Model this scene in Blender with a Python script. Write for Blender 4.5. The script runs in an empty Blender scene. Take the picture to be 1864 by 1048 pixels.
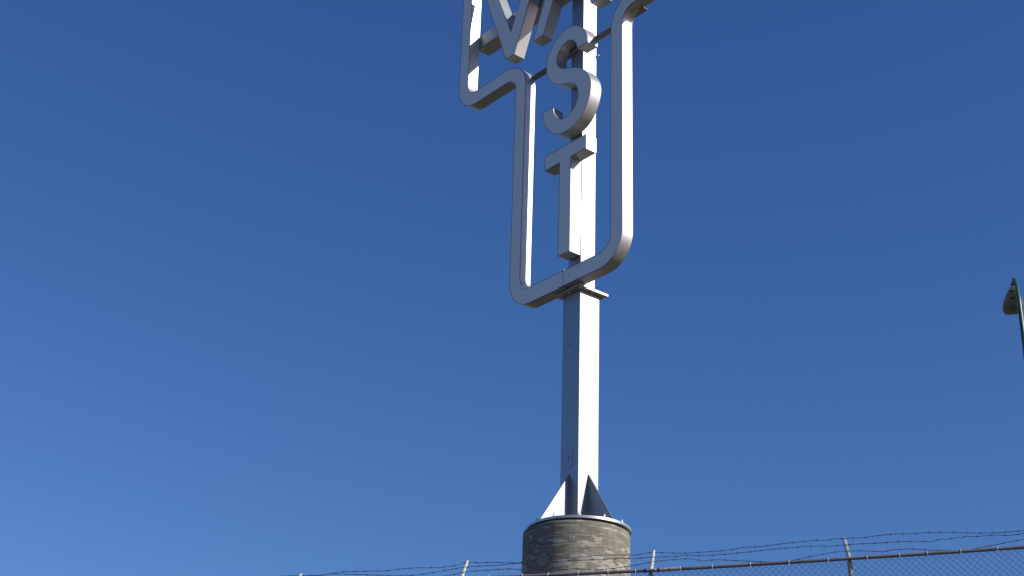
import bpy, math, random
import numpy as np
from mathutils import Vector, Matrix
random.seed(7)
sc = bpy.context.scene
col = sc.collection

# ------------------------------------------------------------------ camera
W, H, F = 1864.0, 1048.0, 2770.0                 # photograph's pixels, focal length in pixels
PITCH, ROLL, YAW = math.radians(25.09), math.radians(1.86), math.radians(51.27)
CAM = np.array([0.0, 0.0, 1.6])
_r, _u = np.array([1.0, 0, 0]), np.array([0, -math.sin(PITCH), math.cos(PITCH)])
FW = np.array([0, math.cos(PITCH), math.sin(PITCH)])
RT = _r * math.cos(ROLL) + _u * math.sin(ROLL)
UP = -_r * math.sin(ROLL) + _u * math.cos(ROLL)
cd = bpy.data.cameras.new('camera')
cam = bpy.data.objects.new('camera', cd)
col.objects.link(cam)
m = Matrix.Identity(4)
for i in range(3):
    m[i][0], m[i][1], m[i][2], m[i][3] = RT[i], UP[i], -FW[i], CAM[i]
cam.matrix_world = m
cd.sensor_width = 36.0
cd.lens = F / W * 36.0
cd.clip_end = 3000
sc.camera = cam

# ------------------------------------------------------------------ sky, sun, exposure
UD = np.array([math.cos(YAW), -math.sin(YAW), 0.0])      # along the sign, to its right
DD = np.array([math.sin(YAW), math.cos(YAW), 0.0])       # into the sign
SUN = UD + 0.455 * DD + np.array([0, 0, 0.605])
SUN = SUN / np.linalg.norm(SUN)
SKY_STRENGTH, SUN_STRENGTH, EXPOSURE = 0.117, 5.0, 0.0
wd = bpy.data.worlds.new('World')
sc.world = wd
wd.use_nodes = True
nt = wd.node_tree
nt.nodes.clear()
sky = nt.nodes.new('ShaderNodeTexSky')
sky.sky_type = 'NISHITA'
sky.sun_disc = False
sky.sun_elevation = math.asin(SUN[2])
sky.sun_rotation = math.atan2(SUN[0], SUN[1])
sky.altitude = 600
sky.air_density = 1.0
sky.dust_density = 0.6
sky.ozone_density = 10.0
bg = nt.nodes.new('ShaderNodeBackground')
bg.inputs['Strength'].default_value = SKY_STRENGTH
wo = nt.nodes.new('ShaderNodeOutputWorld')
sp = nt.nodes.new('ShaderNodeSeparateColor')
cb = nt.nodes.new('ShaderNodeCombineColor')
nt.links.new(sky.outputs[0], sp.inputs[0])
for ch, (pw, gain) in enumerate(((1.27, 1.06), (1.06, 0.905), (0.88, 1.17))):   # the camera's colour response, the same all over the sky
    p_ = nt.nodes.new('ShaderNodeMath')
    p_.operation = 'POWER'
    p_.inputs[1].default_value = pw
    g_ = nt.nodes.new('ShaderNodeMath')
    g_.operation = 'MULTIPLY'
    g_.inputs[1].default_value = gain
    nt.links.new(sp.outputs[ch], p_.inputs[0])
    nt.links.new(p_.outputs[0], g_.inputs[0])
    nt.links.new(g_.outputs[0], cb.inputs[ch])
nt.links.new(cb.outputs[0], bg.inputs[0])
nt.links.new(bg.outputs[0], wo.inputs[0])
sl = bpy.data.lights.new('sun', 'SUN')
sl.energy = SUN_STRENGTH
sl.angle = math.radians(0.53)
sl.color = (1.0, 0.95, 0.87)
so = bpy.data.objects.new('sun', sl)
col.objects.link(so)
so.rotation_euler = Vector(-SUN).to_track_quat('-Z', 'Y').to_euler()
so.location = (60, -30, 60)
vs = sc.view_settings
vs.view_transform = 'Standard'
vs.look = 'None'
vs.gamma = 1.0
vs.exposure = EXPOSURE
vs.use_curve_mapping = False


# ------------------------------------------------------------------ helpers
def ray(px):
    return FW + RT * ((px[0] - W / 2) / F) - UP * ((px[1] - H / 2) / F)


def on_vertical(px, p0, dv):
    """point of the vertical plane through p0 along dv that a pixel's direction meets"""
    n = np.array([-dv[1], dv[0], 0])
    d = ray(px)
    return CAM + d * (((p0 - CAM) @ n) / (d @ n))


class MB:
    def __init__(self):
        self.v, self.f, self.s = [], [], []

    def add(self, vs_, fs, smooth=False):
        b = len(self.v)
        self.v += [tuple(float(c) for c in p) for p in vs_]
        self.f += [tuple(b + i for i in q) for q in fs]
        self.s += [smooth] * len(fs)

    def box(self, a, b):
        x0, y0, z0 = a
        x1, y1, z1 = b
        v = [(x, y, z) for z in (z0, z1) for y in (y0, y1) for x in (x0, x1)]
        self.add(v, [(0, 2, 3, 1), (4, 5, 7, 6), (0, 1, 5, 4), (2, 6, 7, 3), (0, 4, 6, 2), (1, 3, 7, 5)])

    def prism(self, poly, axis, a, b):
        """poly: 2-D outline; axis 'y': (x,z) extruded in y; 'x': (y,z) extruded in x; 'z': (x,y)"""
        def P(p, t):
            return {'y': (p[0], t, p[1]), 'x': (t, p[0], p[1]), 'z': (p[0], p[1], t)}[axis]
        n = len(poly)
        self.add([P(p, a) for p in poly], [tuple(range(n))])
        self.add([P(p, b) for p in poly], [tuple(reversed(range(n)))])
        for i in range(n):
            p, q = poly[i], poly[(i + 1) % n]
            self.add([P(p, a), P(p, b), P(q, b), P(q, a)], [(0, 1, 2, 3)])

    def lathe(self, prof, seg=64, smooth=True, cap=True):
        """prof: (r,z) list; each pair of rings has its own vertices so edges stay crisp"""
        for (r0, z0), (r1, z1) in zip(prof, prof[1:]):
            v = []
            for k in range(seg):
                c, s = math.cos(2 * math.pi * k / seg), math.sin(2 * math.pi * k / seg)
                v += [(r0 * c, r0 * s, z0), (r1 * c, r1 * s, z1)]
            self.add(v, [(2 * k, 2 * ((k + 1) % seg), 2 * ((k + 1) % seg) + 1, 2 * k + 1) for k in range(seg)], smooth)
        if cap:
            for (r_, z_), rev in ((prof[0], True), (prof[-1], False)):
                ring = [(r_ * math.cos(2 * math.pi * k / seg), r_ * math.sin(2 * math.pi * k / seg), z_) for k in range(seg)]
                self.add(ring, [tuple(reversed(range(seg))) if rev else tuple(range(seg))])

    def tube(self, pts, rad, seg=8, smooth=True, cap=True):
        pts = [np.array(p, float) for p in pts]
        n = len(pts)
        rads = rad if hasattr(rad, '__len__') else [rad] * n
        ref = None
        v = []
        for i, p in enumerate(pts):
            t = pts[min(i + 1, n - 1)] - pts[max(i - 1, 0)]
            t = t / (np.linalg.norm(t) + 1e-12)
            if ref is None:
                ref = np.cross(t, [0, 0, 1.0])
                if np.linalg.norm(ref) < 1e-3:
                    ref = np.cross(t, [1.0, 0, 0])
            ref = ref - t * (ref @ t)
            ref = ref / np.linalg.norm(ref)
            b = np.cross(t, ref)
            for k in range(seg):
                a = 2 * math.pi * k / seg
                v.append(p + (ref * math.cos(a) + b * math.sin(a)) * rads[i])
        fs = [(i * seg + k, i * seg + (k + 1) % seg, (i + 1) * seg + (k + 1) % seg, (i + 1) * seg + k)
              for i in range(n - 1) for k in range(seg)]
        self.add(v, fs, smooth)
        if cap:
            self.add(v[:seg], [tuple(reversed(range(seg)))])
            self.add(v[-seg:], [tuple(range(seg))])

    def build(self, name, mat, parent=None):
        me = bpy.data.meshes.new(name)
        me.from_pydata(self.v, [], self.f)
        me.polygons.foreach_set('use_smooth', self.s)
        me.update()
        me.materials.append(mat)
        o = bpy.data.objects.new(name, me)
        col.objects.link(o)
        if parent:
            o.parent = parent
        return o


def tag(o, label=None, cat=None, group=None, kind=None):
    for k_, v_ in (('label', label), ('category', cat), ('group', group), ('kind', kind)):
        if v_:
            o[k_] = v_
    return o


def empty(name, loc, rz=0.0):
    o = bpy.data.objects.new(name, None)
    o.location = tuple(float(c) for c in loc)
    o.rotation_euler = (0, 0, rz)
    o.empty_display_size = 0.3
    col.objects.link(o)
    return o


def mat(name, base, rough=0.5, metal=0.0, var=0.06, scale=3.0, spec=0.5, bump=0.0, bscale=40.0):
    """plain Principled with soft mottling of the base colour and an optional fine relief"""
    M = bpy.data.materials.new(name)
    M.use_nodes = True
    t = M.node_tree
    b = t.nodes['Principled BSDF']
    b.inputs['Roughness'].default_value = rough
    b.inputs['Metallic'].default_value = metal
    b.inputs['Specular IOR Level'].default_value = spec
    tc = t.nodes.new('ShaderNodeTexCoord')
    nz = t.nodes.new('ShaderNodeTexNoise')
    nz.inputs['Scale'].default_value = scale
    nz.inputs['Detail'].default_value = 6
    t.links.new(tc.outputs['Object'], nz.inputs['Vector'])
    rp = t.nodes.new('ShaderNodeValToRGB')
    rp.color_ramp.elements[0].position = 0.3
    rp.color_ramp.elements[1].position = 0.7
    rp.color_ramp.elements[0].color = (*[c * (1 - var) for c in base], 1)
    rp.color_ramp.elements[1].color = (*[min(1, c * (1 + var)) for c in base], 1)
    t.links.new(nz.outputs['Fac'], rp.inputs['Fac'])
    t.links.new(rp.outputs[0], b.inputs['Base Color'])
    mr = t.nodes.new('ShaderNodeMapRange')
    mr.inputs['To Min'].default_value = max(0, rough - 0.06)
    mr.inputs['To Max'].default_value = min(1, rough + 0.06)
    t.links.new(nz.outputs['Fac'], mr.inputs['Value'])
    t.links.new(mr.outputs[0], b.inputs['Roughness'])
    if bump:
        n2 = t.nodes.new('ShaderNodeTexNoise')
        n2.inputs['Scale'].default_value = bscale
        n2.inputs['Detail'].default_value = 4
        t.links.new(tc.outputs['Object'], n2.inputs['Vector'])
        bp = t.nodes.new('ShaderNodeBump')
        bp.inputs['Strength'].default_value = bump
        bp.inputs['Distance'].default_value = 0.01
        t.links.new(n2.outputs['Fac'], bp.inputs['Height'])
        t.links.new(bp.outputs[0], b.inputs['Normal'])
    return M


M_PAINT = mat('white_sign_paint', (0.50, 0.50, 0.49), 0.42, metal=0.7, var=0.035, scale=1.3)
M_FACE = mat('white_letter_face', (0.84, 0.82, 0.79), 0.5, var=0.03, scale=1.1)
M_TRIM = mat('grey_edge_trim', (0.22, 0.22, 0.23), 0.5)
M_POLE = mat('white_pole_paint', (0.34, 0.35, 0.37), 0.40, metal=0.85, var=0.04, scale=0.9)
M_BOLT = mat('galvanised_bolt', (0.72, 0.72, 0.72), 0.45, metal=0.1)
M_ARM = mat('pale_pressed_steel_arm', (0.54, 0.54, 0.52), 0.5, metal=0.0, var=0.15, scale=14)
M_DARK = mat('dark_gap', (0.03, 0.028, 0.03), 0.8)
M_SEAM = mat('seam_sealant', (0.10, 0.11, 0.12), 0.7)
M_RAIL = mat('weathered_rail', (0.16, 0.147, 0.163), 0.5, metal=0.0, var=0.25, scale=4)
M_GALV = mat('galvanised_post', (0.36, 0.37, 0.335), 0.5, metal=0.1, var=0.18, scale=9)
M_TIE = mat('aluminium_tie', (0.66, 0.66, 0.66), 0.35, metal=0.3)
M_WIRE = mat('dull_barbed_wire', (0.045, 0.042, 0.045), 0.7, var=0.3, scale=20)
M_MESH = mat('dull_mesh_wire', (0.06, 0.06, 0.065), 0.6, var=0.3, scale=15)
M_SLEEVE = mat('worn_pale_sleeve', (0.36, 0.33, 0.36), 0.6, var=0.5, scale=22)
M_RED = mat('red_tape', (0.13, 0.025, 0.035), 0.6)
M_BLUE = mat('blue_tape', (0.035, 0.04, 0.16), 0.6)
M_GREEN = mat('green_lamp_post_paint', (0.030, 0.105, 0.060), 0.35, var=0.08)
M_HOUSE = mat('grey_lamp_housing', (0.19, 0.19, 0.205), 0.45)
M_DOOR = mat('lamp_underside', (0.30, 0.285, 0.25), 0.5)
M_CHALK = mat('pale_mark', (0.42, 0.40, 0.36), 0.9)


def lens_mat():
    M = bpy.data.materials.new('lamp_glass')
    M.use_nodes = True
    b = M.node_tree.nodes['Principled BSDF']
    t = M.node_tree
    nz = t.nodes.new('ShaderNodeTexNoise')
    nz.inputs['Scale'].default_value = 30
    rp = t.nodes.new('ShaderNodeValToRGB')
    rp.color_ramp.elements[0].color = (0.10, 0.098, 0.092, 1)
    rp.color_ramp.elements[1].color = (0.15, 0.145, 0.135, 1)
    t.links.new(nz.outputs['Fac'], rp.inputs['Fac'])
    t.links.new(rp.outputs[0], b.inputs['Base Color'])
    b.inputs['Roughness'].default_value = 0.12
    b.inputs['Coat Weight'].default_value = 0.6
    return M


M_LENS = lens_mat()


def concrete_mat():
    M = bpy.data.materials.new('stained_board_formed_concrete')
    M.use_nodes = True
    t = M.node_tree
    N, L = t.nodes, t.links
    b = N['Principled BSDF']
    b.inputs['Roughness'].default_value = 0.9
    b.inputs['Specular IOR Level'].default_value = 0.2
    tc = N.new('ShaderNodeTexCoord')

    def mapping(s, loc=(0, 0, 0)):
        mp = N.new('ShaderNodeMapping')
        mp.inputs['Scale'].default_value = s
        mp.inputs['Location'].default_value = loc
        L.new(tc.outputs['Object'], mp.inputs['Vector'])
        return mp

    def noise(s, scale, detail=5, rough=0.55, dist=0.0, loc=(0, 0, 0)):
        n = N.new('ShaderNodeTexNoise')
        n.inputs['Scale'].default_value = scale
        n.inputs['Detail'].default_value = detail
        n.inputs['Roughness'].default_value = rough
        n.inputs['Distortion'].default_value = dist
        L.new(mapping(s, loc).outputs[0], n.inputs['Vector'])
        return n

    def ramp(src, stops):
        r = N.new('ShaderNodeValToRGB')
        e = r.color_ramp.elements
        e[0].position, e[0].color = stops[0][0], (*stops[0][1], 1)
        e[1].position, e[1].color = stops[-1][0], (*stops[-1][1], 1)
        for p, c in stops[1:-1]:
            k = e.new(p)
            k.color = (*c, 1)
        L.new(src, r.inputs['Fac'])
        return r

    def mix(fac, a, c, mode='MIX'):
        x = N.new('ShaderNodeMixRGB')
        x.blend_type = mode
        if isinstance(fac, float):
            x.inputs[0].default_value = fac
        else:
            L.new(fac, x.inputs[0])
        L.new(a, x.inputs[1])
        L.new(c, x.inputs[2])
        return x
    base = ramp(noise((1, 1, 2.2), 2.2, 8).outputs['Fac'], [(0.3, (0.175, 0.158, 0.126)), (0.7, (0.27, 0.25, 0.21))])
    pale = ramp(noise((1, 1, 1), 14, 6).outputs['Fac'], [(0.3, (0.44, 0.425, 0.375)), (0.7, (0.56, 0.54, 0.49))])
    # pale patches with crisp rims, stretched sideways, more of them lower down
    p1 = noise((1.0, 1.0, 2.9), 3.9, 1.6, 0.5, 0.25, (3.1, 0.4, 1.7))
    sep = N.new('ShaderNodeSeparateXYZ')
    L.new(tc.outputs['Object'], sep.inputs[0])
    hgt = N.new('ShaderNodeMapRange')
    hgt.inputs['From Min'].default_value = 5.9
    hgt.inputs['From Max'].default_value = 5.0
    hgt.inputs['To Min'].default_value = -0.06
    hgt.inputs['To Max'].default_value = 0.075
    L.new(sep.outputs['Z'], hgt.inputs['Value'])
    ad = N.new('ShaderNodeMath')
    L.new(p1.outputs['Fac'], ad.inputs[0])
    L.new(hgt.outputs[0], ad.inputs[1])
    patch = ramp(ad.outputs[0], [(0.54, (0, 0, 0)), (0.63, (0.62, 0.62, 0.62))])
    rim = ramp(ad.outputs[0], [(0.505, (1, 1, 1)), (0.53, (0.8, 0.77, 0.72)), (0.55, (1, 1, 1))])
    c1 = mix(patch.outputs[0], base.outputs[0], pale.outputs[0])
    c1 = mix(0.8, c1.outputs[0], rim.outputs[0], 'MULTIPLY')
    # pale lime lines along the joints between the form rings
    fr = N.new('ShaderNodeMath')
    fr.operation = 'MULTIPLY_ADD'
    L.new(sep.outputs['Z'], fr.inputs[0])
    fr.inputs[1].default_value = 1 / 0.18
    fr.inputs[2].default_value = 0.1 / 0.18
    wob = noise((1, 1, 1), 2.0, 3)
    wm = N.new('ShaderNodeMath')
    wm.operation = 'MULTIPLY_ADD'
    L.new(wob.outputs['Fac'], wm.inputs[0])
    wm.inputs[1].default_value = 0.22
    L.new(fr.outputs[0], wm.inputs[2])
    f2 = N.new('ShaderNodeMath')
    f2.operation = 'FRACT'
    L.new(wm.outputs[0], f2.inputs[0])
    ln = ramp(f2.outputs[0], [(0.0, (0, 0, 0)), (0.04, (1, 1, 1)), (0.10, (0.9, 0.9, 0.9)), (0.14, (0, 0, 0))])
    lm = ramp(noise((1, 1, 3), 3.5, 4, loc=(4, 7, 1)).outputs['Fac'], [(0.36, (0, 0, 0)), (0.55, (0.8, 0.8, 0.8))])
    lmul = mix(1.0, ln.outputs[0], lm.outputs[0], 'MULTIPLY')
    c1 = mix(lmul.outputs[0], c1.outputs[0], pale.outputs[0])
    # wavy second set of streaks
    p2 = noise((1.6, 1.6, 6.0), 2.4, 4, 0.6, 0.5, (9, 2, 5))
    st = ramp(p2.outputs['Fac'], [(0.42, (0.84, 0.82, 0.78)), (0.6, (1.12, 1.12, 1.1))])
    c2 = mix(0.8, c1.outputs[0], st.outputs[0], 'MULTIPLY')
    # vertical runs and fine grit
    p3 = noise((5, 5, 0.5), 2.5, 6, 0.6)
    run = ramp(p3.outputs['Fac'], [(0.35, (0.82, 0.81, 0.8)), (0.55, (1, 1, 1))])
    c3 = mix(0.6, c2.outputs[0], run.outputs[0], 'MULTIPLY')
    p4 = noise((1, 1, 1), 45, 8, 0.7)
    gr = ramp(p4.outputs['Fac'], [(0.25, (0.75, 0.75, 0.74)), (0.75, (1.15, 1.15, 1.14))])
    c4 = mix(0.7, c3.outputs[0], gr.outputs[0], 'MULTIPLY')
    L.new(c4.outputs[0], b.inputs['Base Color'])
    bp = N.new('ShaderNodeBump')
    bp.inputs['Strength'].default_value = 0.5
    bp.inputs['Distance'].default_value = 0.015
    L.new(p4.outputs['Fac'], bp.inputs['Height'])
    L.new(bp.outputs[0], b.inputs['Normal'])
    return M


M_CONC = concrete_mat()


def ground_mat():
    M = bpy.data.materials.new('dry_grass_and_gravel')
    M.use_nodes = True
    t = M.node_tree
    b = t.nodes['Principled BSDF']
    b.inputs['Roughness'].default_value = 0.95
    tc = t.nodes.new('ShaderNodeTexCoord')
    n1 = t.nodes.new('ShaderNodeTexNoise')
    n1.inputs['Scale'].default_value = 0.35
    n1.inputs['Detail'].default_value = 10
    t.links.new(tc.outputs['Object'], n1.inputs['Vector'])
    r = t.nodes.new('ShaderNodeValToRGB')
    e = r.color_ramp.elements
    e[0].position, e[0].color = 0.35, (0.035, 0.04, 0.018, 1)
    e[1].position, e[1].color = 0.65, (0.085, 0.07, 0.045, 1)
    t.links.new(n1.outputs['Fac'], r.inputs['Fac'])
    t.links.new(r.outputs[0], b.inputs['Base Color'])
    return M


M_GROUND = ground_mat()

# ------------------------------------------------------------------ ground
FA = math.radians(14)
FD = np.array([math.cos(FA), -math.sin(FA), 0.0])        # along the fence, to the right
FN = np.array([math.sin(FA), math.cos(FA), 0.0])         # away from the camera
_d = ray((1184, 1037.3))
FP = CAM + _d * (18.0 / _d[1])                           # top rail at the middle post
FENCE_H = 2.3


def smooth01(x):
    x = min(1.0, max(0.0, x))
    return x * x * (3 - 2 * x)


def ground_z(x, y):
    p = np.array([x, y, 0]) - np.array([FP[0], FP[1], 0])
    t, s = p @ FN, p @ FD
    return smooth01((t + 13.5) / 11.5) * (FP[2] - FENCE_H + 0.024 * max(-8.0, min(8.0, s)))


def axis_steps():
    near = list(np.arange(-40, 60.1, 1.0))
    far = [75, 100, 140, 200, 300, 450, 700, 1000]
    return [-v for v in reversed(far)] + near + far


xs = axis_steps()
gm = MB()
n_ = len(xs)
gv = [(x, y, ground_z(x, y) + 0.03 * math.sin(x * 1.7) * math.sin(y * 1.3 + 0.5)) for y in xs for x in xs]
gm.add(gv, [(j * n_ + i, j * n_ + i + 1, (j + 1) * n_ + i + 1, (j + 1) * n_ + i) for j in range(n_ - 1) for i in range(n_ - 1)], True)
tag(gm.build('ground', M_GROUND), kind='structure')

# ------------------------------------------------------------------ concrete pier
ref = (900 + 970 / 6.164, 400 + 500 / 6.164)
ORG = CAM + ray(ref) * 32.0                              # front right corner of the upper pole
AX = ORG - 0.2 * UD + 0.2 * DD                           # the pole's axis
PLATE_Z = 10.01
CONC_TOP = PLATE_Z - 0.095
pier_xy = np.array([AX[0], AX[1]]) - 0.045 * np.array([1.0, -0.05])
pier_g = ground_z(*pier_xy)
pier = empty('concrete_pier', (pier_xy[0], pier_xy[1], pier_g))
tag(pier, 'round board-formed concrete pier with pale stains that carries the white pylon sign', 'concrete pier')
pm = MB()
hgt_p = CONC_TOP - pier_g
prof = [(1.045, -0.5)]
z = -0.1
rr = 1.05
while z < hgt_p - 0.3:
    prof += [(rr, z), (rr + random.uniform(-0.001, 0.002), z + 0.168), (rr - 0.007, z + 0.174)]
    rr = 1.05 + random.uniform(-0.003, 0.004)
    z += 0.18
prof += [(1.05, z + 0.006), (1.05, hgt_p - 0.04), (1.04, hgt_p - 0.012), (1.018, hgt_p)]
pm.lathe(prof, 128)
pm.build('shaft', M_CONC, pier)
gm_ = MB()
gm_.lathe([(0.985, hgt_p - 0.01), (0.985, hgt_p + 0.044)], 96)
gm_.build('grout_bed', M_DARK, pier)
# small pale scratch marks on the shaft
cm = MB()
aim = math.atan2(-AX[1], -AX[0])
for du, z0, z1 in ((-0.10, -0.40, -0.33), (-0.075, -0.355, -0.335), (-0.045, -0.40, -0.335), (-0.02, -0.36, -0.33)):
    a = aim + (du - 0.02)
    c, s = math.cos(a), math.sin(a)
    wv = 0.006 if z1 - z0 > 0.04 else 0.012
    pts = [(1.055 * c - k * wv * s, 1.055 * s + k * wv * c, hgt_p + zz) for k in (-1, 1) for zz in (z0, z1)]
    pts += [(1.03 * c - k * wv * s, 1.03 * s + k * wv * c, hgt_p + zz) for k in (-1, 1) for zz in (z0, z1)]
    cm.add(pts, [(0, 2, 3, 1), (4, 5, 7, 6), (0, 1, 5, 4), (2, 6, 7, 3), (1, 3, 7, 5), (0, 4, 6, 2)])
cm.build('pale_mark', M_CHALK, pier)

# ------------------------------------------------------------------ the pylon sign (local x = along sign, y = into sign)
sign = empty('pylon_sign', (AX[0], AX[1], PLATE_Z - 0.05), -YAW)
tag(sign, 'tall white steel pylon sign with open frame and letters reading V, A, S and T', 'sign')
ZB = PLATE_Z - 0.05


def LU(u):
    return u + 0.2


def LW(w):
    return w - 0.2


def LZ(z):
    return z - ZB


# base plate, bolts and fins
b = MB()
b.lathe([(1.03, 0.0), (1.03, 0.05)], 96)
b.build('base_plate', M_PAINT, sign)
face_cam = math.atan2(-AX[1], -AX[0]) + YAW
bolt_me = None
for k in range(12):
    a = face_cam + 2 * math.pi * k / 12 + 0.01
    if bolt_me is None:
        b = MB()
        hexa = [(0.034 * math.cos(math.pi / 3 * i), 0.034 * math.sin(math.pi / 3 * i)) for i in range(6)]
        b.prism(hexa, 'z', 0.05, 0.088)
        b.lathe([(0.019, 0.088), (0.019, 0.13)], 12)
        o = b.build('anchor_bolt', M_BOLT, sign)
        bolt_me = o.data
    else:
        o = bpy.data.objects.new('anchor_bolt', bolt_me)
        col.objects.link(o)
        o.parent = sign
    o.location = (0.955 * math.cos(a), 0.955 * math.sin(a), 0)
HL = 0.27                                                # half width, lower pole
fin = [(HL + 0.002, 0.05), (1.0, 0.05), (1.0, 0.062), (HL + 0.002, LZ(11.09))]
for k, ax in enumerate((0, -math.pi / 2, math.pi, math.pi / 2)):
    b = MB()
    b.prism(fin, 'y', -0.012, 0.012)
    o = b.build('base_fin', M_POLE, sign)
    o.rotation_euler = (0, 0, ax)
# lower pole (closed box with softly rounded edges)


def round_rect(x0, y0, x1, y1, r, k=4):
    pts = []
    for cx, cy, a0 in ((x1 - r, y1 - r, 0), (x0 + r, y1 - r, 90), (x0 + r, y0 + r, 180), (x1 - r, y0 + r, 270)):
        for i in range(k + 1):
            a = math.radians(a0 + 90 * i / k)
            pts.append((cx + r * math.cos(a), cy + r * math.sin(a)))
    return pts


def post_mesh(h, r, z0, z1):
    b = MB()
    poly = round_rect(-h, -h, h, h, r, 3)
    n = len(poly)
    # flat sides flat, corners smooth
    b.prism(poly, 'z', z0, z1)
    return b


FL0, FL1 = LZ(15.048), LZ(15.098)
post_mesh(HL, 0.010, 0.05, FL0).build('lower_pole', M_POLE, sign)
b = MB()
b.box((-0.4, -0.4, FL0), (0.4, 0.4, FL1))
fl = b.build('flange_plate', M_PAINT, sign)
for sx in (-1, 0, 1):
    for sy in (-1, 0, 1):
        if sx or sy:
            b = MB()
            b.prism([(0.018 * math.cos(math.pi / 3 * i) + sx * 0.34, 0.018 * math.sin(math.pi / 3 * i) + sy * 0.34) for i in range(6)], 'z', FL0 - 0.025, FL1 + 0.03)
            b.build('bolt', M_BOLT, fl)
TOPZ = 25.05
post_mesh(0.2, 0.008, FL1, LZ(TOPZ)).build('upper_pole', M_POLE, sign)
# access cover on the front of the lower pole, its latch, and the two plugged holes
b = MB()
cov = round_rect(LU(-0.375), LZ(11.235), LU(-0.105), LZ(11.60), 0.06, 5)
b.prism(cov, 'y', -HL - 0.004, -HL + 0.002)
cover = b.build('access_cover', M_POLE, sign)
b = MB()
ring_o = round_rect(LU(-0.383), LZ(11.227), LU(-0.097), LZ(11.608), 0.066, 5)
b.prism(ring_o, 'y', -HL - 0.0015, -HL + 0.002)
b.build('cover_gap', mat('cover_joint', (0.17, 0.18, 0.20), 0.6), cover)
b = MB()
b.box((LU(-0.275), -HL - 0.014, LZ(11.365)), (LU(-0.215), -HL - 0.003, LZ(11.48)))
b.build('latch', M_POLE, cover)
b = MB()
b.prism([(LU(-0.235) + 0.013 * math.cos(math.pi / 4 * i), LZ(13.89) + 0.013 * math.sin(math.pi / 4 * i)) for i in range(8)], 'y', -HL - 0.008, -HL + 0.01)
b.build('plug', M_SEAM, sign)
b = MB()
b.prism([(0.0 + 0.011 * math.cos(math.pi / 4 * i), LZ(13.89) + 0.011 * math.sin(math.pi / 4 * i)) for i in range(8)], 'x', HL - 0.01, HL + 0.006)
b.build('plug', M_SEAM, sign)
# cross beams behind the letters
b = MB()
b.box((LU(-4.0), LW(0.003), LZ(23.03)), (LU(-0.402), LW(0.397), LZ(23.38)))
b.build('cross_beam', M_PAINT, sign)
b = MB()
b.box((LU(0.002), LW(0.003), LZ(23.03)), (LU(3.64), LW(0.397), LZ(23.38)))
b.build('cross_beam', M_PAINT, sign)
b = MB()
b.box((LU(-2.02), LW(-0.08), LZ(21.095)), (LU(2.0), LW(-0.003), LZ(21.107)))
b.box((LU(-2.02), LW(-0.0031), LZ(21.096)), (LU(-0.402), LW(0.085), LZ(21.106)))
b.box((LU(0.002), LW(-0.0031), LZ(21.096)), (LU(2.0), LW(0.085), LZ(21.106)))
b.build('tie_bar', M_TRIM, sign)
for u, w, z in ((-3.83, 0.06, 22.98), (0.05, 0.41, 21.03)):
    b = MB()
    b.lathe([(0.001, -0.028), (0.022, -0.02), (0.028, 0), (0.022, 0.02), (0.001, 0.028)], 10)
    o = b.build('bolt', M_TIE, sign)
    o.location = (LU(u), LW(w), LZ(z))

WF, WB = -0.33, -0.026                                   # front and back of letters and frame


def extrude(b, runs, w0, w1, caps=True):
    """closed outline given as smooth runs that share end points (corners); extruded in depth"""
    loop = []
    for rn in runs:
        loop += rn[:-1]
    if caps:
        n = len(loop)
        b.add([(LU(p[0]), LW(w0), LZ(p[1])) for p in loop], [tuple(range(n))])
        b.add([(LU(p[0]), LW(w1), LZ(p[1])) for p in loop], [tuple(reversed(range(n)))])
    for rn in runs:
        v = []
        for p in rn:
            v += [(LU(p[0]), LW(w0), LZ(p[1])), (LU(p[0]), LW(w1), LZ(p[1]))]
        b.add(v, [(2 * i, 2 * i + 1, 2 * i + 3, 2 * i + 2) for i in range(len(rn) - 1)], len(rn) > 2)


def offset_runs(runs, d):
    """shift a counter-clockwise outline inwards by d (negative: outwards)"""
    loop, lens = [], []
    for rn in runs:
        loop += rn[:-1]
        lens.append(len(rn) - 1)
    n = len(loop)
    out = []
    for i in range(n):
        p0, p1, p2 = (np.array(loop[j % n]) for j in (i - 1, i, i + 1))
        e0, e1 = p1 - p0, p2 - p1
        n0 = np.array([-e0[1], e0[0]]) / (np.linalg.norm(e0) + 1e-12)
        n1 = np.array([-e1[1], e1[0]]) / (np.linalg.norm(e1) + 1e-12)
        k = 1 + n0 @ n1
        out.append(tuple(p1 + (n0 + n1) * (d / max(k, 0.4))))
    res, i = [], 0
    for ln in lens:
        res.append([out[(i + j) % n] for j in range(ln + 1)])
        i += ln
    return res


def area(runs):
    loop = [p for rn in runs for p in rn[:-1]]
    return 0.5 * sum(a[0] * c[1] - c[0] * a[1] for a, c in zip(loop, loop[1:] + loop[:1]))


def ccw(runs):
    return runs if area(runs) > 0 else [list(reversed(rn)) for rn in reversed(runs)]


def poly_runs(pts):
    return [[pts[i], pts[(i + 1) % len(pts)]] for i in range(len(pts))]


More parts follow.
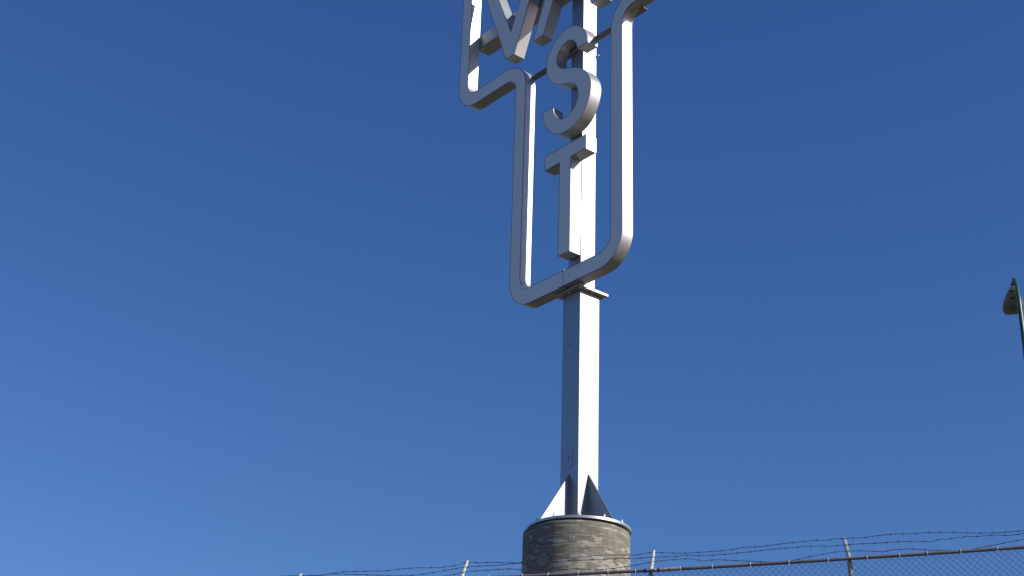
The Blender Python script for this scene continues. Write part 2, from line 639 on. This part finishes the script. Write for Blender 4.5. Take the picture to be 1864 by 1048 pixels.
def letter(runs, label):
    runs = ccw(runs)
    b = MB()
    extrude(b, runs, WF + 0.012, WB)
    o = b.build('letter', M_PAINT, sign)
    o['label'] = label
    b = MB()                                             # thin retaining edge round the face
    ro, ri = offset_runs(runs, -0.002), offset_runs(runs, 0.010)
    lo = [p for rn in ro for p in rn[:-1]]
    li = [p for rn in ri for p in rn[:-1]]
    n = len(lo)
    for w in (WF, WF + 0.016):
        b.add([(LU(p[0]), LW(w), LZ(p[1])) for p in lo + li], [(i, (i + 1) % n, n + (i + 1) % n, n + i) for i in range(n)])
    for lp in (lo, li):
        b.add([(LU(p[0]), LW(w), LZ(p[1])) for p in lp for w in (WF, WF + 0.016)],
              [(2 * i, 2 * i + 1, (2 * i + 3) % (2 * n), (2 * i + 2) % (2 * n)) for i in range(n)])
    b.build('edge_trim', M_TRIM, o)
    b = MB()
    extrude(b, offset_runs(runs, 0.0105), WF + 0.003, WF + 0.013)
    b.build('face', M_FACE, o)
    return o


def catmull(pts, k=5):
    P = [np.array(p) for p in pts]
    P = [2 * P[0] - P[1]] + P + [2 * P[-1] - P[-2]]
    out = []
    for i in range(1, len(P) - 2):
        for j in range(k):
            t = j / k
            a, b_, c, d = P[i - 1], P[i], P[i + 1], P[i + 2]
            out.append(tuple(0.5 * ((2 * b_) + (c - a) * t + (2 * a - 5 * b_ + 4 * c - d) * t * t + (3 * b_ - a - 3 * c + d) * t ** 3)))
    out.append(tuple(P[-2]))
    return out


def relax(pts, n=2):
    for _ in range(n):
        q = list(pts)
        for i in range(1, len(pts) - 1):
            q[i] = tuple(0.5 * pts[i][j] + 0.25 * (pts[i - 1][j] + pts[i + 1][j]) for j in (0, 1))
        pts = q
    return pts


# V and A share one stroke pattern
LH0, LH1, SL = 21.805, 24.435, 0.400
uc = -2.235
V_pts = [(uc - 0.155, LH0), (uc + 0.155, LH0), (uc + 0.155 + SL * 2.63, LH1), (uc + 0.155 + SL * 2.63 - 0.385, LH1),
         (uc, LH0 + 0.70), (uc - 0.155 - SL * 2.63 + 0.385, LH1), (uc - 0.155 - SL * 2.63, LH1)]
letter(poly_runs(V_pts), 'white letter V in the upper row, left of the pole')
uc = -0.205
cb0, cb1 = 22.615, 22.945


def a_in(z):
    return uc - 1.19 + 0.37 + 0.394 * (z - LH0)


def a_mir(p):
    return (2 * uc - p[0], p[1])


apex_in = (uc, LH0 + (1.19 - 0.37) / 0.394)
left = [(uc - 0.155, LH1), (uc - 1.19, LH0), (uc - 0.82, LH0), (a_in(cb0), cb0)]
A_pts = left + [a_mir(p) for p in reversed(left)]
ao = letter(poly_runs(A_pts), 'white letter A in the upper row, in front of the pole')
T_pts = [(-0.365, 15.862), (0.0, 15.862), (0.0, 18.132), (0.485, 18.132), (0.485, 18.487), (-0.865, 18.487), (-0.865, 18.132), (-0.365, 18.132)]
letter(poly_runs(T_pts), 'white letter T, lowest in the narrow leg of the frame')
S_out = [(0.510, 20.835), (0.502, 20.984), (0.457, 21.144), (0.345, 21.325), (0.145, 21.48), (-0.042, 21.545), (-0.230, 21.556), (-0.418, 21.508),
         (-0.593, 21.410), (-0.731, 21.290), (-0.820, 21.170), (-0.870, 21.04), (-0.893, 20.90), (-0.890, 20.720), (-0.840, 20.535), (-0.730, 20.367),
         (-0.588, 20.245), (-0.435, 20.165), (-0.322, 20.120), (-0.198, 20.085), (-0.074, 20.045), (0.025, 19.995), (0.111, 19.922), (0.174, 19.825),
         (0.210, 19.727), (0.226, 19.620), (0.200, 19.482), (0.125, 19.345), (0.019, 19.262), (-0.118, 19.205), (-0.270, 19.200), (-0.399, 19.245),
         (-0.507, 19.333), (-0.590, 19.452), (-0.634, 19.568), (-0.645, 19.665)]
S_back = [(-0.991, 19.665), (-0.968, 19.515), (-0.899, 19.315), (-0.785, 19.120), (-0.610, 18.950), (-0.424, 18.866), (-0.214, 18.832), (-0.007, 18.842),
          (0.188, 18.895), (0.333, 18.980), (0.445, 19.100), (0.540, 19.259), (0.606, 19.440), (0.634, 19.602), (0.630, 19.773), (0.585, 19.905),
          (0.495, 20.060), (0.355, 20.218), (0.216, 20.320), (0.041, 20.400), (-0.082, 20.443), (-0.207, 20.487), (-0.345, 20.545), (-0.447, 20.621),
          (-0.512, 20.722), (-0.541, 20.840), (-0.532, 20.945), (-0.483, 21.045), (-0.400, 21.132), (-0.285, 21.193), (-0.160, 21.208), (-0.035, 21.175),
          (0.060, 21.100), (0.120, 21.005), (0.155, 20.900), (0.165, 20.835)]
r1, r2 = relax(catmull(relax(S_out, 1), 5), 3), relax(catmull(relax(S_back, 1), 5), 3)
letter([r1, [r1[-1], r2[0]], r2, [r2[-1], r1[0]]], 'white letter S between the letters A and T')

# frame: one rounded bar that runs round the letters, open by a hair at its bottom joint
FWD = 0.352                                              # bar width


def frame_loop():
    """corners: (u, z, convex) counter-clockwise; returns pairs (outer point, inner point)"""
    C = [(1.615, 15.11, True), (1.615, 21.11, False), (3.845, 21.11, True), (3.845, 25.13, True),
         (-4.207, 25.13, True), (-4.207, 21.11, True), (-1.972, 21.11, False), (-1.972, 15.11, True)]
    n = len(C)
    out = []
    for i, (u, z, cx) in enumerate(C):
        p0, p2 = np.array(C[i - 1][:2]), np.array(C[(i + 1) % n][:2])
        p = np.array((u, z))
        d0 = (p - p0) / np.linalg.norm(p - p0)
        d1 = (p2 - p) / np.linalg.norm(p2 - p)
        r = 0.69 if cx else 0.35                         # radius of the outer line
        n0 = np.array([-d0[1], d0[0]])                   # inward (left of travel)
        ctr = p - d0 * r + (n0 * r if cx else -n0 * r)
        K = 12
        for k in range(K + 1):
            a = math.radians(90.0 * k / K)
            e = (-n0 * math.cos(a) + d0 * math.sin(a)) if cx else (n0 * math.cos(a) + d0 * math.sin(a))
            po = ctr + e * r
            pi = ctr + e * (r - FWD) if cx else ctr + e * (r + FWD)
            out.append((tuple(po), tuple(pi), k in (0, K)))
    return out


fl_pts = frame_loop()
JO = -0.185
pairs = [((JO + 0.010, 15.11), (JO + 0.010, 15.11 + FWD), True)] + fl_pts + [((JO - 0.010, 15.11), (JO - 0.010, 15.11 + FWD), True)]


def frame_strip(b, prs, w0, w1, trim=False):
    n = len(prs)
    O_ = [p[0] for p in prs]
    I_ = [p[1] for p in prs]
    P = lambda p, w: (LU(p[0]), LW(w), LZ(p[1]))
    for w in (w0, w1):
        b.add([P(p, w) for p in O_] + [P(p, w) for p in I_], [(i, i + 1, n + i + 1, n + i) for i in range(n - 1)])
    for lp in (O_, I_):
        b.add([P(p, w) for p in lp for w in (w0, w1)], [(2 * i, 2 * i + 1, 2 * i + 3, 2 * i + 2) for i in range(n - 1)], True)
    for k in (0, n - 1):
        b.add([P(O_[k], w0), P(O_[k], w1), P(I_[k], w1), P(I_[k], w0)], [(0, 1, 2, 3)])


def shrink(prs, a, c):
    """keep the part of the bar's width from fraction a (outer side) to c"""
    res = []
    for o_, i_, e in prs:
        o_, i_ = np.array(o_), np.array(i_)
        res.append((tuple(o_ + (i_ - o_) * a), tuple(o_ + (i_ - o_) * c), e))
    return res


b = MB()
frame_strip(b, pairs, WF + 0.012, WB - 0.008)
frame = b.build('frame', M_PAINT, sign)
b = MB()
frame_strip(b, shrink(pairs, 0.03, 0.97), WF + 0.003, WF + 0.013)
b.build('face', M_FACE, frame)
b = MB()
frame_strip(b, shrink(pairs, -0.006, 0.0285), WF, WF + 0.016)
frame_strip(b, shrink(pairs, 0.9715, 1.006), WF, WF + 0.016)
b.build('edge_trim', M_TRIM, frame)
b = MB()
b.box((LU(JO - 0.05), LW(WF + 0.02), LZ(15.118)), (LU(JO + 0.05), LW(WB - 0.03), LZ(15.11 + FWD - 0.008)))
b.build('joint_splice', M_DARK, frame)
b = MB()
b.box((LU(JO - 0.03), LW(WF + 0.0), LZ(15.11 + FWD + 0.001)), (LU(JO + 0.03), LW(WF + 0.05), LZ(15.11 + FWD + 0.018)))
b.build('joint_clip', M_TIE, frame)

# ------------------------------------------------------------------ chain-link fence with barbed wire
fence = empty('chain_link_fence', (FP[0], FP[1], ground_z(FP[0], FP[1])), -FA)
tag(fence, 'chain-link security fence with slanted arms and three strands of barbed wire', 'fence')
FZ = ground_z(FP[0], FP[1])


def floc(p):
    """world point -> fence coordinates (along, away, up)"""
    q = np.array(p) - np.array([FP[0], FP[1], FZ])
    return np.array([q @ FD, q @ FN, q[2]])


# post positions along the fence and rail heights
POSTS = [(-6.95, 6.13), (-4.59, 6.205), (-2.37, 6.314), (0.0, 6.343), (2.35, 6.412), (4.72, 6.497), (7.08, 6.585)]
TIP = {2: (0.0, 0.300, 0.300), 3: (0.0, 0.295, 0.322), 4: (-0.055, 0.315, 0.335)}


def rail_z(s):
    return float(np.interp(s, [p[0] for p in POSTS], [p[1] for p in POSTS])) - FZ


for i, (s, zr) in enumerate(POSTS):
    wx = FP[0] + FD[0] * s
    wy = FP[1] + FD[1] * s
    g = ground_z(wx, wy) - FZ
    zt = zr - FZ
    b = MB()
    b.tube([(s, 0.05, g - 0.4), (s, 0.05, zt - 0.045)], 0.027, 16)
    post = b.build('post', M_GALV, fence)
    b = MB()                                             # cap with a loop for the rail
    b.tube([(s, 0.05, zt - 0.13), (s, 0.05, zt - 0.05), (s, 0.045, zt - 0.02), (s, 0.035, zt + 0.01)], [0.031, 0.032, 0.029, 0.02], 14)
    cap_o = b.build('post_cap', M_GALV, post)
    tx, ty, tz = TIP.get(i, (0.0, 0.30, 0.31))
    a0, a1 = np.array([s, 0.03, zt - 0.01]), np.array([s + tx, ty, zt + tz])
    ax = (a1 - a0) / np.linalg.norm(a1 - a0)
    sd = np.array([1.0, 0, 0])
    sd = sd - ax * (sd @ ax)
    sd /= np.linalg.norm(sd)
    nn = np.cross(sd, ax)
    b = MB()                                             # pressed-steel arm: flattened hollow section with crimped notches, narrowing to its tip
    v = []
    K, TT = 12, np.linspace(0, 1, 16)
    for t in TT:
        nick = 1 - 0.22 * max(math.exp(-((t - c_) / 0.035) ** 2) for c_ in (0.30, 0.61, 0.93))
        hw, hd_ = (0.027 - 0.007 * t) * nick, (0.017 - 0.004 * t)
        p = a0 + (a1 - a0) * t
        v += [p + sd * hw * math.cos(2 * math.pi * k / K) + nn * hd_ * math.sin(2 * math.pi * k / K) for k in range(K)]
    b.add(v, [(K * j + k, K * j + (k + 1) % K, K * j + K + (k + 1) % K, K * j + K + k) for j in range(len(TT) - 1) for k in range(K)], True)
    b.add(v[-K:], [tuple(range(K))])
    b.build('barbed_wire_arm', M_ARM if i < 4 else M_GALV, post)  # right-hand arms: weaker light on them put in as a darker material
    for k in range(1, 7):                                # tie wires that hold the mesh to the post
        zz = zt - 0.12 - 0.33 * k + 0.16
        b = MB()
        b.tube([(s + 0.031 * math.cos(a_), 0.05 + 0.036 * math.sin(a_), zz + 0.004 * math.cos(a_)) for a_ in np.linspace(0, 2 * math.pi, 13)], 0.003, 5)
        b.build('post_tie', M_TIE, post)

for (s0, z0), (s1, z1) in zip(POSTS, POSTS[1:]):
    b = MB()
    mid = [(s0 + (s1 - s0) * t, 0.0, z0 + (z1 - z0) * t - FZ - 0.012 * math.sin(math.pi * t) * 0.3) for t in np.linspace(0, 1, 7)]
    b.tube(mid, 0.0208, 16)
    b.build('top_rail', M_RAIL, fence)
# pale sleeve and worn tape beside the middle post
b = MB()
b.tube([(0.05, 0, rail_z(0.05)), (0.36, 0, rail_z(0.36))], 0.0238, 18)
sv = b.build('rail_sleeve', M_SLEEVE, fence)
for s0, s1, mt in ((0.085, 0.115, M_RED), (0.225, 0.24, M_RAIL), (-0.075, -0.045, M_BLUE)):
    b = MB()
    b.tube([(s0, 0, rail_z(s0)), (s1, 0, rail_z(s1))], 0.0248, 18)
    b.build('tape_band', mt, sv)
# ties on the rail at the pixels where the photograph shows them
tie_px = [951, 997.5, 1053, 1107, 1157, 1239, 1296.5, 1366, 1436, 1507, 1578, 1637, 1688, 1748.5, 1815]
tie_s = []
for x in tie_px:
    y = float(np.interp(x, [950, 1053, 1184, 1547, 1864], [1047.6, 1042.7, 1037.3, 1015.5, 994.4]))
    tie_s.append(floc(on_vertical((x, y), FP, FD))[0])
sps = 0.42
while tie_s[0] > -6.7:
    tie_s.insert(0, tie_s[0] - sps - random.uniform(-0.06, 0.06))
while tie_s[-1] < 6.8:
    tie_s.append(tie_s[-1] + sps + random.uniform(-0.06, 0.06))
for s in tie_s:
    zz = rail_z(s)
    b = MB()
    lean = random.uniform(-0.006, 0.010)
    ring = [(s + lean * math.cos(a_), 0.0248 * math.sin(a_), zz + 0.0248 * math.cos(a_)) for a_ in np.linspace(-2.5, 2.5, 14)]
    ring = [(s + 0.008, ring[0][1] + 0.004, zz - 0.030)] + ring + [(s + 0.004, ring[-1][1] - 0.002, zz - 0.030)]
    b.tube(ring, 0.0036, 6)
    b.build('rail_tie', M_TIE, fence)

# woven mesh: each wire zigzags between its neighbours and hooks round them
D = 0.0764
b = MB()
s_lo, s_hi = POSTS[0][0], POSTS[-1][0]
nw = int((s_hi - s_lo) / (D / 2))
WR = 0.0034
offs = [(math.cos(a_), math.sin(a_)) for a_ in (0.5, 2.6, 4.7)]
for i in range(nw):
    sx = s_lo + i * D / 2
    zt = rail_z(sx) - 0.030
    rows = int((zt - (ground_z(FP[0] + FD[0] * sx, FP[1] + FD[1] * sx) - FZ) - 0.03) / (D / 2))
    v = []
    jit = random.uniform(-0.002, 0.002)
    for j in range(rows + 1):
        side = (i + j) % 2
        x = sx + (D / 2 + 0.0025 if side else -0.0025) + jit + 0.0015 * math.sin(j * 1.3 + i)
        y = 0.004 * (1 if side else -1) + 0.012 * math.sin(sx * 1.9) * math.sin(j * 0.05)
        zz = zt - j * D / 2
        for a_, c_ in offs:
            v.append((x + a_ * WR, y + c_ * WR, zz))
    b.add(v, [(3 * j + k, 3 * j + (k + 1) % 3, 3 * j + 3 + (k + 1) % 3, 3 * j + 3 + k) for j in range(rows) for k in range(3)], True)
tag(b.build('chain_link_mesh', M_MESH, fence), kind='stuff')

# three strands of barbed wire, following the kinks seen in the photograph
TOPS = [(545, 1046.5), (565, 1046.5), (590, 1045.5), (607, 1042.5), (620, 1040), (640, 1039.3), (670, 1038.5), (690, 1038), (700, 1038.6), (712, 1036.5), (735, 1034), (756.6, 1032.4),
        (776.5, 1032.4), (800, 1031.8), (822.6, 1029.7), (836.6, 1026.5), (848, 1022.2), (863.4, 1022.4), (872, 1023.8), (886, 1022.7), (907, 1022.7), (930, 1023.3), (949, 1022.7),
        (975, 1020.2), (1005, 1016.8), (1026.6, 1015.7), (1043.7, 1014), (1064, 1012), (1088.8, 1009.8), (1110, 1008.8), (1130, 1009), (1147, 1009.3), (1161, 1008.8), (1176, 1005.5), (1190, 1004.8),
        (1210.5, 1004.8), (1231, 1006), (1252, 1005.3), (1277, 1004), (1299.5, 1002.7), (1330, 999.7), (1350.4, 996), (1355.7, 994.5), (1381.5, 994.5), (1398.7, 992), (1420, 989), (1445, 986.5),
        (1469.5, 983.6), (1494, 981.8), (1505, 982.5), (1516.7, 979.8), (1535, 979), (1547, 978), (1558, 978.4), (1565.5, 977.4), (1573, 978), (1587, 975.2), (1610.5, 972.3), (1628.8, 970.7),
        (1661, 970.7), (1683.5, 968.5), (1733.7, 967.7), (1757, 968.8), (1781, 969.2), (1808, 969), (1831, 967.7), (1864, 964.7)]
MIDS = [(545, 1048.5), (580, 1046.5), (608.7, 1043.2), (628, 1044), (649.4, 1044.4), (671, 1045.3), (693.4, 1045.8), (712.7, 1046.9), (740, 1046.9), (759, 1045.6), (777.6, 1043), (801, 1038.8),
        (822.6, 1035.3), (843, 1031.3), (861, 1030.2), (886, 1028.4), (908.5, 1027.6), (931, 1025.2), (960, 1023.6), (990, 1022.4), (1016, 1021), (1041.6, 1019.2), (1064, 1018.4), (1091, 1017.6),
        (1114.5, 1016.3), (1130, 1014.9), (1151.5, 1016), (1166.5, 1014.7), (1184.7, 1013), (1207, 1012.7), (1231, 1012), (1246, 1008.8), (1253.4, 1009.5), (1264, 1010.7), (1299.5, 1009.3),
        (1330, 1007), (1349.3, 1004.8), (1373, 1002.7), (1395.5, 999.7), (1421, 997), (1445, 995.4), (1468.4, 993.5), (1493, 992.5), (1510, 994), (1520, 991.9), (1542, 990.2), (1566.5, 988.8),
        (1591, 987.8), (1616, 986), (1640.6, 984.7), (1665, 984), (1684.5, 984.3), (1693, 985.4), (1712.3, 980.2), (1726, 980.2), (1739, 977.6), (1765, 975.2), (1776.7, 975.4), (1788.5, 974.3),
        (1815, 972.7), (1838, 973.6), (1864, 970)]
LOWS = [(545, 1060), (600, 1062), (680, 1060), (760, 1054), (806.5, 1047.7), (830, 1043.9), (843, 1040.4), (852.7, 1039.4), (874, 1037.2), (894.5, 1036.4), (919, 1034.6), (930, 1034.4), (943, 1035.6),
        (960, 1036.8), (990, 1036.6), (1016, 1035.6), (1048, 1034), (1059, 1034.5), (1075, 1036.5), (1089, 1036.2), (1108, 1034.5), (1130, 1031.8), (1149, 1029), (1173, 1024.5), (1183.6, 1022.2),
        (1194.4, 1020.6), (1218, 1018), (1232, 1017.7), (1241.6, 1016), (1264, 1016.5), (1280, 1020.8), (1287.7, 1018.6), (1310, 1017.7), (1336.4, 1019), (1358, 1020.3), (1381.5, 1021.4),
        (1415, 1022), (1435, 1020), (1451, 1017.4), (1476, 1012), (1501.7, 1007), (1528.5, 1002.4), (1541, 1001.8), (1573, 1001.5), (1598.7, 1002.8), (1607, 1003.6), (1622, 1000), (1645, 998.5),
        (1657.7, 997.7), (1670.6, 999), (1695, 1000.6), (1712, 1001), (1739, 1001), (1769, 998.5), (1796, 993.6), (1817.4, 989.4), (1843, 984), (1864, 980.8)]
for track, off, up in ((TOPS, 0.285, 0.30), (MIDS, 0.19, 0.19), (LOWS, 0.10, 0.09)):
    P0 = FP + FN * off
    pts = [floc(on_vertical(p, P0, FD)) for p in track]
    # go on past the edges of the frame with the same sort of sag
    lft, rgt = [], []
    for s in np.arange(pts[0][0] - 0.25, s_lo, -0.25):
        lft.append(np.array([s, off, rail_z(max(s, s_lo)) + up - 0.04 * abs(math.sin(s * 1.33)) + random.uniform(-0.008, 0.008)]))
    for s in np.arange(pts[-1][0] + 0.25, s_hi, 0.25):
        rgt.append(np.array([s, off, rail_z(s) + up - 0.03 * abs(math.sin(s * 1.33)) + random.uniform(-0.008, 0.008)]))
    pts = lft[::-1] + pts + rgt
    A_ = np.array(pts)
    ss = np.arange(A_[0, 0], A_[-1, 0], 0.0125)
    # smooth the track a little, then resample
    zz = np.interp(ss, A_[:, 0], A_[:, 2])
    ker = np.ones(5) / 5
    zz = np.convolve(np.pad(zz, 2, 'edge'), ker, 'valid')
    b = MB()
    for ph in (0, math.pi):
        b.tube([(s, off + 0.0030 * math.cos(ph + s * 70), q + 0.0030 * math.sin(ph + s * 70)) for s, q in zip(ss, zz)], 0.0021, 4)
    strand = b.build('barbed_wire', M_WIRE, fence)
    b = MB()
    s = ss[0] + 0.05
    while s < ss[-1] - 0.05:
        q = float(np.interp(s, ss, zz))
        c0 = np.array([s, off, q])
        b.tube([c0 - [0.011, 0, 0], c0 + [0.011, 0, 0]], 0.0060, 6)
        a0 = random.uniform(0, 6.28)
        for k in range(4):
            a_ = a0 + k * 1.57 + random.uniform(-0.25, 0.25)
            e = c0 + np.array([random.uniform(-0.012, 0.012), 0.018 * math.cos(a_), 0.018 * math.sin(a_)])
            b.tube([c0 + [0.004 * (k - 1.5), 0, 0], e], [0.0022, 0.0010], 3)
        s += random.uniform(0.135, 0.158)
    tag(b.build('barbs', M_WIRE, strand), kind='stuff')

# ------------------------------------------------------------------ street lamp with a crook-shaped arm
LD = 22.0
KS = LD / 26.0
lp = CAM + ray((1860.5, 590)) * LD                       # a point on the pole, just below its bend
lg = ground_z(lp[0], lp[1])
AZ = math.radians(15.5)                                  # arm points away from the camera
lamp = empty('street_lamp', (lp[0], lp[1], lg), math.pi / 2 - AZ)
tag(lamp, 'green crook-armed street lamp with grey drooping head at the right edge', 'street lamp')
# local x = direction of the arm
RA, DROOP, ARC = 0.85 * KS, math.radians(18), math.radians(94)
zb = lp[2] - lg + 0.30 * KS
b = MB()
pts = [(0, 0, 0.0), (0, 0, zb * 0.5), (0, 0, zb)]
rad = [0.075, 0.048, 0.032]
for k in range(1, 19):
    a = ARC * k / 18
    pts.append((RA * (1 - math.cos(a)), 0, zb + RA * math.sin(a)))
    rad.append(0.032 - 0.006 * k / 18)
b.tube(pts, rad, 20)
b.build('pole', M_GREEN, lamp)
b = MB()
b.lathe([(0.19, -0.15), (0.19, 0.05), (0.16, 0.12), (0.11, 0.3), (0.088, 0.5)], 24)
b.build('pole_base', M_GREEN, lamp)
tip = np.array(pts[-1])
hd = np.array([math.cos(DROOP), 0, -math.sin(DROOP)])
hu = np.array([math.sin(DROOP), 0, math.cos(DROOP)])
hs = np.array([0, 1.0, 0])
head_prof = [tuple(c_ * KS for c_ in q) for q in [(-0.10, 0.036, 0.036, 0.036), (0.02, 0.042, 0.042, 0.038), (0.10, 0.075, 0.060, 0.040), (0.20, 0.108, 0.078, 0.044), (0.32, 0.143, 0.092, 0.048),
             (0.44, 0.172, 0.096, 0.050), (0.54, 0.186, 0.090, 0.050), (0.62, 0.182, 0.078, 0.048), (0.68, 0.160, 0.062, 0.044), (0.715, 0.120, 0.045, 0.036), (0.73, 0.05, 0.02, 0.02)]]


def head_ring(d, wv, up, dn, n=24):
    out = []
    for k in range(n):
        a = 2 * math.pi * k / n
        c, s = math.cos(a), math.sin(a)
        y = wv * math.copysign(abs(c) ** 0.8, c)
        z_ = (up * abs(s) ** 0.9 if s > 0 else -dn * abs(s) ** 0.35)
        out.append(tip + hd * d + hs * y + hu * z_)
    return out


def loft(rings, smooth=True):
    b = MB()
    n = len(rings[0])
    v = [p for r_ in rings for p in r_]
    b.add(v, [(i * n + k, i * n + (k + 1) % n, (i + 1) * n + (k + 1) % n, (i + 1) * n + k) for i in range(len(rings) - 1) for k in range(n)], smooth)
    b.add(rings[0], [tuple(reversed(range(n)))])
    b.add(rings[-1], [tuple(range(n))])
    return b


head = loft([head_ring(*q) for q in head_prof]).build('lamp_head', M_HOUSE, lamp)
# underside door, glass bowl, latch and neck clamp
hd, hs, hu = hd * KS, hs * KS, hu * KS
dp = [(0.12, 0.060), (0.20, 0.094), (0.32, 0.129), (0.44, 0.157), (0.54, 0.170), (0.62, 0.166), (0.675, 0.142), (0.70, 0.10)]
b = MB()
top = [tip + hd * d + hs * wv - hu * 0.040 for d, wv in dp] + [tip + hd * d - hs * wv - hu * 0.040 for d, wv in reversed(dp)]
bot = [p - hu * 0.018 for p in top]
n = len(top)
b.add(bot, [tuple(range(n))])
b.add(top + bot, [(k, (k + 1) % n, n + (k + 1) % n, n + k) for k in range(n)])
b.build('underside_door', M_DOOR, head)
rings = []
for k in range(6):
    a = math.pi / 2 * k / 5
    sc_, dz = math.cos(a), 0.040 * math.sin(a)
    sc_ = max(sc_, 0.02)
    rings.append([tip + hd * (0.52 + 0.125 * sc_ * math.cos(t)) + hs * (0.105 * sc_ * math.sin(t)) - hu * (0.056 + dz) for t in np.linspace(0, 2 * math.pi, 24, endpoint=False)])
loft(rings).build('glass_bowl', M_LENS, head)
b = MB()
for q in (-0.028, 0.012):
    c0 = tip + hd * 0.235 + hs * q - hu * 0.058
    v = [c0 + hd * i * 0.028 + hs * j * 0.034 - hu * k * 0.012 for i in (0, 1) for j in (0, 1) for k in (0, 1)]
    b.add(v, [(0, 1, 3, 2), (4, 6, 7, 5), (0, 4, 5, 1), (2, 3, 7, 6), (0, 2, 6, 4), (1, 5, 7, 3)])
b.build('latch', M_DARK, head)
b = MB()
b.tube([tip + hd * -0.02, tip + hd * 0.05], 0.042, 16)
b.build('neck_clamp', M_TIE, head)
